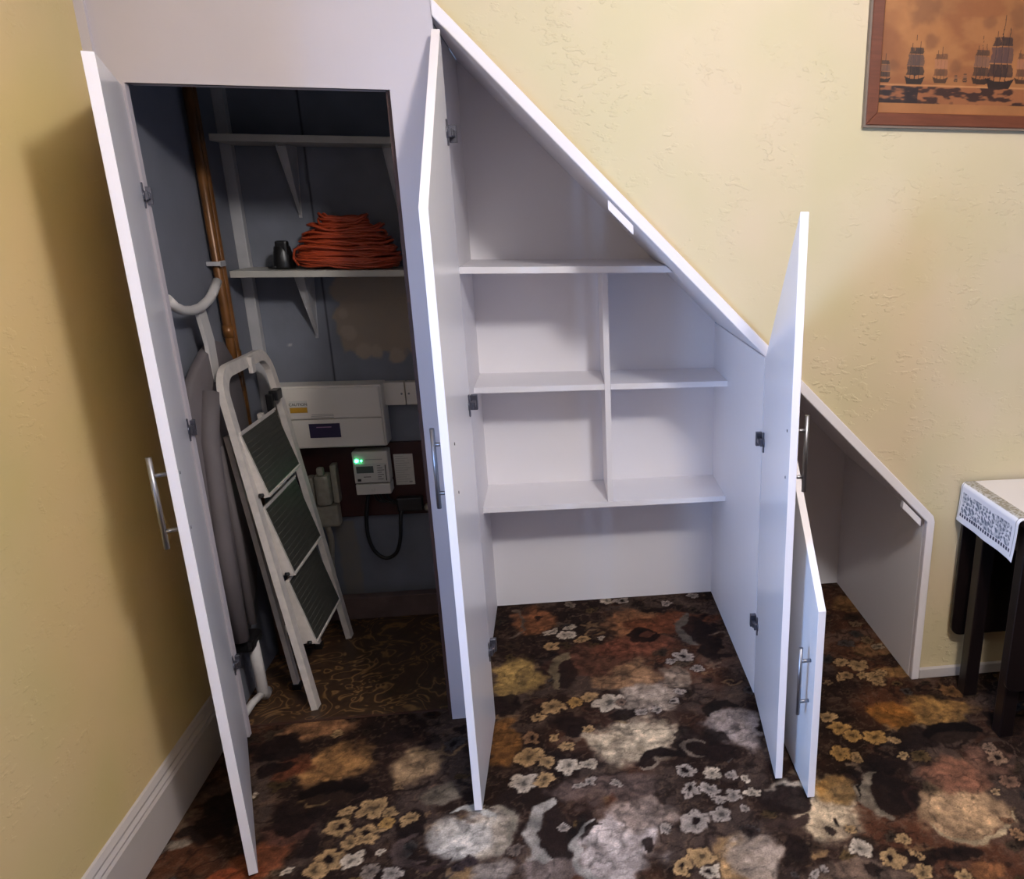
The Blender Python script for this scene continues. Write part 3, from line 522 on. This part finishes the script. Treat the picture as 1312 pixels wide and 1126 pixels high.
cable([(.350, .745, .556), (.338, .745, .50), (.330, .742, .44), (.331, .74, .37), (.350, .74, .31), (.388, .74, .28), (.428, .74, .30), (.450, .74, .36), (.458, .75, .44), (.465, .772, .49)], .0075, 'thick black cable hanging in a loop below the meter')
for i, x in enumerate((.37, .39, .415)):
    cable([(x, .75, .556), (x+.005, .755, .53), (x+.02, .76, .515), (.45, .765, .508-.006*i)], .005, ['left', 'middle', 'right'][i]+' one of three short black tails curving right from the meter bottom')
cable([(.18, .75, .425), (.185, .76, .36), (.17, .775, .25), (.17, .785, .12)], .011, 'brown supply cable rising from the floor to the service fuse', 'plastic2')
t = thing('junction_block', (.50, .78, .45), 'dark brown connector block at the lower right of the meter board', 'connector')
put('block', MB().box(.448, .545, .755, .7895, .468, .525, .006), M['blackp'], t)
m = MB(); m.lathe((.562, .789, .475), [(.014, 0), (.014, .02), (.008, .024)], (0, -1, 0), 14); put('cable_gland', m, M['plastic2'], t)

# ------------------------------------------------------------------ folded step ladder
def lad(x_off, y, z, base=.243, slope=.14): return (base-slope*z+x_off, y, z)
t = thing('step_ladder', (.2, .38, .004), 'folded cream three-step ladder with dark treads leaning in the closet', 'ladder')
def arc(y0, y1, ztop, r, n=8):
    p = []
    for j in range(n+1): a = math.pi-j/n*math.pi/2; p.append((y0+r+r*math.cos(a), ztop-r+r*math.sin(a)))
    for j in range(n+1): a = math.pi/2-j/n*math.pi/2; p.append((y1-r+r*math.cos(a), ztop-r+r*math.sin(a)))
    return p
pth = [(.134, .004), (.165, .45), (.206, .95)]+arc(.213, .650, 1.13, .085)+[(.652, .95), (.640, .5), (.622, .004)]
m = MB().tube([lad(0, y, z) for y, z in pth], .019, ry=.0105, square=True, up=(0, 1, 0)); 
m.lathe(lad(.011, .146, .19), [(.006, 0), (.006, .002)], (1, 0, 0), 10); put('front_frame', m, M['ladder'], t)
for i, (zt, zb_) in enumerate(((.945, .735), (.70, .46), (.443, .205))):
    y0, y1 = (.207, .545-.008*i)
    A0 = Vector(lad(.012, y0, zt)); A1 = Vector(lad(.012, y1, zt)); ex = .026; B0 = Vector(lad(.012+ex, y0, zb_+.008)); B1 = Vector(lad(.012+ex, y1, zb_+.008)); nrm = Vector((1, 0, .14)).normalized()*.004
    m = MB(); m.prism([A0, A1, B1, B0], -nrm*3.2, bev=.001); m.prism([A0+nrm*.9+Vector((0, 0, .008)), A1+nrm*.9+Vector((0, 0, .008)), A1-nrm*3, A0-nrm*3], (0, 0, -.009))
    m.prism([B0+nrm*.9, B1+nrm*.9, B1-nrm*4, B0-nrm*4], (0, 0, -.006)); m.prism([A0, B0, B0-nrm*6-Vector((.02, 0, 0)), A0-nrm*3], (0, -.003, 0))
    s = put('tread', m, M['ladder'], t)
    k = Vector((0, .008, 0)); dn = (B0-A0).normalized(); m = MB(); m.prism([A0+k+dn*.006+nrm*.05, A1-k+dn*.006+nrm*.05, B1-k-dn*.006+nrm*.05, B0+k-dn*.006+nrm*.05], nrm*.6)
    L = (B0-A0).length
    for q in range(1, 12): c0 = A0+k+dn*L*q/12+nrm*.6; c1 = A1-k+dn*L*q/12+nrm*.6; m.tube([c0, c1], .0012, 4)
    put('tread_mat', m, M['tread'], s, label='dark ribbed rubber mat')
    for yy in (y0-.012, y1+.012): put('pivot', MB().lathe(lad(.0145, yy, zb_+.012), [(.007, 0), (.007, .012), (.003, .014)], (1, 0, 0), 12), M['blackp'], s)
for y, y2 in ((.268, .25), (.55, .56)):
    m = MB().tube([(.148-.085*z, y+(y2-y)*z, z) for z in (.012, .45, .93)], .012, ry=.008, square=True, up=(0, 1, 0)); lg = put('rear_leg', m, M['ladder'], t)
    put('foot_cap', MB().box(.133, .162, y-.016, y+.016, .004, .026, .003), M['blackp'], lg)
put('rear_brace', MB().tube([(.148-.085*.22, .276, .22), (.148-.085*.22, .546, .22)], .008, ry=.006, square=True), M['ladder'], t)
m = MB(); c = lad(.016, .585, .99); m.box(c[0]-.012, c[0]+.016, c[1]-.035, c[1]+.02, c[2]-.016, c[2]+.02, .004); m.box(c[0]-.02, c[0]+.004, c[1]-.05, c[1]-.02, c[2]-.07, c[2]+.01, .004); put('latch', m, M['blackp'], t, label='black locking latch')
m = MB(); c = lad(.012, .465, 1.135); m.box(c[0]-.004, c[0]+.01, c[1]-.016, c[1]+.016, c[2]-.045, c[2]+.01, .003); put('top_clip', m, M['ladder'], t)

# ------------------------------------------------------------------ folded ironing board against the closet's left wall
t = thing('ironing_board', (.05, .2, .004), 'folded ironing board in grey cover standing on end against the closet left wall', 'ironing board')
poly = [(.035, .30), (.030, .6), (.045, .95), (.075, 1.06), (.13, 1.125), (.20, 1.165), (.28, 1.20), (.35, 1.215), (.41, 1.20), (.455, 1.15), (.485, 1.07), (.50, .95), (.485, .75), (.43, .55), (.33, .38), (.215, .265)]
m = MB(); pts = [(.018, y, z) for y, z in poly]; m.prism(pts, (.032, 0, 0), bev=.007); ob = put('cover', m, M['cover'], t, label='quilted grey fabric cover')
for f in ob.data.polygons: f.use_smooth = True
m = MB(); m.tube([(.065, .09+.0*z, z) for z in (.30, .6)]+[(.065, .13, .95), (.062, .2, 1.08)], .026, 14); m.tube([(.06, .205, .30), (.058, .225, .6), (.046, .24, .9)], .016, 12, r_end=.010); put('fabric_fold', m, M['cover'], t)
m = MB().box(.02, .09, .10, .205, .245, .285, .012); put('end_cap', m, M['blackp'], t, label='black plastic end cap')
m = MB(); m.tube([(.058, .045, 1.374), (.058, .085, 1.348), (.058, .13, 1.333), (.058, .19, 1.326), (.058, .25, 1.328), (.058, .32, 1.343), (.058, .365, 1.363), (.058, .41, 1.392)], .0135, 14); put('foot_bar', m, M['tube'], t, label='white curved tube bar at the top')
m = MB(); m.tube([(.05, .262, 1.325), (.05, .29, 1.22), (.045, .30, 1.1)], .006, ry=.026, square=True, up=(1, 0, 0)); put('support_leg', m, M['tube'], t)
m = MB(); m.tube([(.075, .150, .26), (.072, .165, .14), (.066, .18, .055), (.062, .205, .026), (.058, .235, .024)], .0175, 14); m.tube([(.035, .03, .016), (.04, .07, .036), (.052, .12, .05), (.064, .17, .05)], .012, 12); put('lower_leg', m, M['tube'], t)

# ------------------------------------------------------------------ framed engraving
PX0, PZ0, PX1, PZ1 = 2.002, 1.846, 2.80, 2.36
t = thing('framed_picture', ((PX0+PX1)/2, .0, PZ0), 'wood framed copper coloured engraving of sailing ships on the cream wall', 'picture')
m = MB(); fw = .034
for (a, b, c, d) in (((PX0, PZ0), (PX1, PZ0), (PX1-fw, PZ0+fw), (PX0+fw, PZ0+fw)), ((PX1, PZ0), (PX1, PZ1), (PX1-fw, PZ1-fw), (PX1-fw, PZ0+fw)), ((PX1, PZ1), (PX0, PZ1), (PX0+fw, PZ1-fw), (PX1-fw, PZ1-fw)), ((PX0, PZ1), (PX0, PZ0), (PX0+fw, PZ0+fw), (PX0+fw, PZ1-fw))):
    m.prism([(p[0], -.010, p[1]) for p in (a, b, c, d)], (0, .021, 0), bev=.0025)
put('frame', m, M['wood'], t)
m = MB()
for (x0, x1, z0, z1) in ((PX0-.006, PX1+.006, PZ0-.006, PZ0), (PX0-.006, PX0, PZ0, PZ1), (PX1, PX1+.006, PZ0, PZ1), (PX0-.006, PX1+.006, PZ1, PZ1+.006)): m.box(x0, x1, -.006, .0115, z0, z1)
put('frame_side', m, M['woodside'], t)
def ppaint(U, V):
    def pp(x, y): p = at(1080+x/5.63, y/5.63, 'y', .0); return p[0], p[2]
    n = vnoise(U, V, 9, 4, 31); n2 = vnoise(U, V, 40, 3, 32); n3 = vnoise(U, V*3, 30, 3, 33)
    im = np.array([152, 98, 57])*(.93+.14*n)[..., None]
    def mix(k, c):
        nonlocal im; k = np.clip(k, 0, 1)[..., None]; im = im*(1-k)+k*np.array(c, float)
    x0, z0 = pp(258, 738); x1 = PX1-.055; z1 = PZ1-.05; mk = (U > x0) & (U < x1) & (V > z0) & (V < z1)
    mix(mk*sm(.42, .62, vnoise(U*.7, V*1.6, 11, 4, 34))*.55, (128, 74, 42))
    mix(mk*sm(.5, .7, vnoise(U+2, V*1.3, 6, 3, 36))*.5, (184, 124, 70))
    for (x, y, r) in [(650, 300, 60), (370, 460, 45), (1060, 170, 55), (820, 480, 55), (1250, 300, 90), (1290, 120, 90), (600, 60, 120)]:
        a, b = pp(x, y); rr_ = r/5.63*.00245; mix(mk*(1-sm(.4, 1.1, np.hypot(U-a, V-b)/rr_+(n2-.5)*.8))*.55, (112, 70, 44))
    zs = pp(300, 612)[1]; sea = mk*sm(zs+.001, zs-.001, V)
    mix(sea*.75, (140, 84, 52)); mix(sea*sm(.45, .6, n3)*.85, (44, 26, 24)); mix(sea*(U < pp(600, 0)[0])*sm(.35, .5, n3)*.8, (36, 26, 28)); mix(mk*(np.abs(V-zs-.002) < .0025)*.6, (196, 136, 84))
    k = 1/5.63*.00245
    def ship(x, y, s, tone):
        cx, cz = pp(x, y); u = (U-cx)/(s*k); v = (V-cz)/(s*k)
        u = u+(n2-.5)*14; v = v+(n-.5)*10; hull = (np.abs(u) < 48+v*.45) & (v > 0) & (v < 30+8*(np.clip(u, -70, 70)/50)**2); mix(hull*.9, np.array(tone)*.7)
        for mx, hh in ((-30, 230), (0, 290), (28, 240)):
            mix((np.abs(u-mx) < 2.6*(1-v/hh*.5)) & (v > 20) & (v < hh), np.array(tone)*.8)
            for q, (b0, b1, wd) in enumerate(((50, 100, 30), (105, 165, 26), (170, 205, 18))):
                if b1 > hh-20: continue
                sail = (v > b0) & (v < b1) & (np.abs(u-mx-4*np.sin((v-b0)/(b1-b0)*math.pi)) < wd*(1-.25*(v-b0)/(b1-b0)+.3*(n3-.5)))
                tn = np.array(tone)*(1.0+.7*((q+int(mx)) % 2)); mix(sail*(.55+.4*n2), tn)
    ship(515, 605, 1.05, (48, 36, 32)); ship(700, 600, .85, (92, 60, 42)); ship(300, 590, .62, (60, 42, 34)); ship(990, 605, 1.0, (66, 46, 36)); ship(1125, 640, 1.5, (48, 34, 32)); ship(1290, 605, .9, (90, 58, 42)); ship(1500, 600, 1.2, (60, 42, 34)); ship(880, 592, .25, (70, 48, 36)); ship(815, 592, .2, (70, 48, 36))
    e = (np.abs(U-x0) < .0008)*(V > z0); mix(e*.4, (110, 70, 40))
    return im
o = grid('engraving', np.arange(PX0+.03, PX1-.029, .0016), np.arange(PZ0+.03, PZ1-.029, .0016), lambda U, V: (U, U*0+.003, V), ppaint, M['engr'], base=((PX0+PX1)/2, 0, PZ0))
o.parent = t; o.location = (0, 0, 0)

# ------------------------------------------------------------------ drop-leaf table with runner
t = thing('drop_leaf_table', (2.9, -.2, 0), 'dark wooden drop-leaf table with folded leaves against the cream wall', 'table')
put('table_top', MB().box(2.437, 3.35, -.385, -.018, .725, .745, .004), M['dwood'], t)
def leafp(y):
    p = [(2.43, .72), (2.43, .23)]+[(2.47-.04*math.cos(a), .225-.04*math.sin(a)) for a in (.3, .6, .9, 1.2, 1.5)]+[(3.32, .185), (3.36, .23), (3.36, .72)]
    m = MB(); m.prism([(x, y, z) for x, z in p], (0, .016, 0), bev=.002); return m
put('drop_leaf', leafp(-.036), M['dwood'], t); put('drop_leaf', leafp(-.402), M['dwood'], t)
for x in (2.452, 3.28):
    for y in (-.375, -.135): put('leg', MB().box(x, x+.048, y, y+.048, 0, .724, .004), M['dwood'], t)
put('apron', MB().box(2.47, 3.31, -.36, -.08, .62, .724), M['dwood'], t); put('stretcher', MB().box(2.465, 3.3, -.36, -.33, .12, .15, .003), M['dwood'], t)
CY0, CY1 = -.362, -.004
def cfn(U, V):
    r = .016; hang = .118; X = np.zeros_like(U); Z = np.zeros_like(U); a = (U < hang); b = (U >= hang) & (U < hang+r*math.pi/2); th_ = np.clip((U-hang)/r, 0, math.pi/2)
    X = np.where(a, 2.4255-.006*(1-U/hang)**2, np.where(b, 2.4255+r*(1-np.cos(th_)), 2.4255+r+(U-hang-r*math.pi/2))); Z = np.where(a, .7335-(hang-U), np.where(b, .7335+r*np.sin(th_), .7335+r))
    X = X+np.where(a, .0015*np.sin(V*40)*(1-U/hang), 0); Z = Z-.004*np.clip(1-(V-CY0)/.03, 0, 1)**2*(U < .3); return X, V, Z
def cp(U, V):
    im = np.array([226, 224, 230])*np.ones(U.shape+(3,)); n = vnoise(U, V, 150, 2, 41); n2 = vnoise(U, V, 60, 3, 42)
    def mix(k, c):
        nonlocal im; k = np.clip(k, 0, 1)[..., None]; im = im*(1-k)+k*np.array(c, float)
    ins = (V > CY0+.022) & (V < CY1-.02)
    band = (U > .035) & (U < .105) & (V > CY0+.03) & (V < CY1-.022); fil = np.abs(np.sin(U*190+6*n2)*np.cos(V*150+5*n2)); mix(band*sm(.30, .5, fil*.7+n*.5-.18)*.8, (78, 86, 104)); mix(band*(n2 > .55)*.35, (120, 126, 140))
    mix((U > .022) & (U < .031) & ins & (np.sin(V*2*math.pi/.0155) > -.55), (52, 56, 78))
    lace = (U > .132) & (U < .172) & (V > CY0+.012) & (V < CY1-.004); mix(lace*(.55+.45*(n > .5)), (146, 138, 122))
    for v in (CY0+.012, CY1-.01): mix((np.abs(V-v) < .0016)*(U < .19)*(U > .012)*.8, (110, 112, 112))
    mix((U > .172)*.6, (232, 222, 214)); return im
o = grid('table_runner', np.arange(0, .95, .0022), np.arange(CY0, CY1+.0001, .0026), cfn, cp, M['cloth'], base=(2.9, -.18, .6))
o.location = (2.9, -.18, .6); o['label'] = 'white runner with blue-grey floral border hanging over the dark table end'; o['category'] = 'table runner'
sd = o.modifiers.new('thickness', 'SOLIDIFY'); sd.thickness = .0012; sd.offset = 1

# ------------------------------------------------------------------ light
def light(name, kind, loc, energy, color, **k):
    l = bpy.data.lights.new(name, kind); l.energy = energy; l.color = color
    for a, b in k.items(): setattr(l, a, b)
    o = bpy.data.objects.new(name, l); COL.objects.link(o); o.location = loc; return o
light('ceiling_lamp', 'POINT', (1.765, -2.07, 2.69), 100, (1., .965, .965), shadow_soft_size=.11)
o = light('window_daylight', 'AREA', (-.14, (WY0+WY1)/2, (WZ0+WZ1)/2), 82, (.30, .53, 1.), shape='RECTANGLE', size=WY1-WY0, size_y=WZ1-WZ0)
o.rotation_euler = (0, math.radians(-90), 0)
wd = bpy.data.worlds.new('world'); S.world = wd; wd.use_nodes = True; bg = wd.node_tree.nodes['Background']; bg.inputs['Color'].default_value = (.45, .62, 1, 1); bg.inputs['Strength'].default_value = .3
S.view_settings.view_transform = 'Standard'; S.view_settings.look = 'None'; S.view_settings.gamma = 1; S.view_settings.use_curve_mapping = False; S.view_settings.exposure = 0.38
S.cycles.max_bounces = 8; S.cycles.diffuse_bounces = 5; S.cycles.use_denoising = True
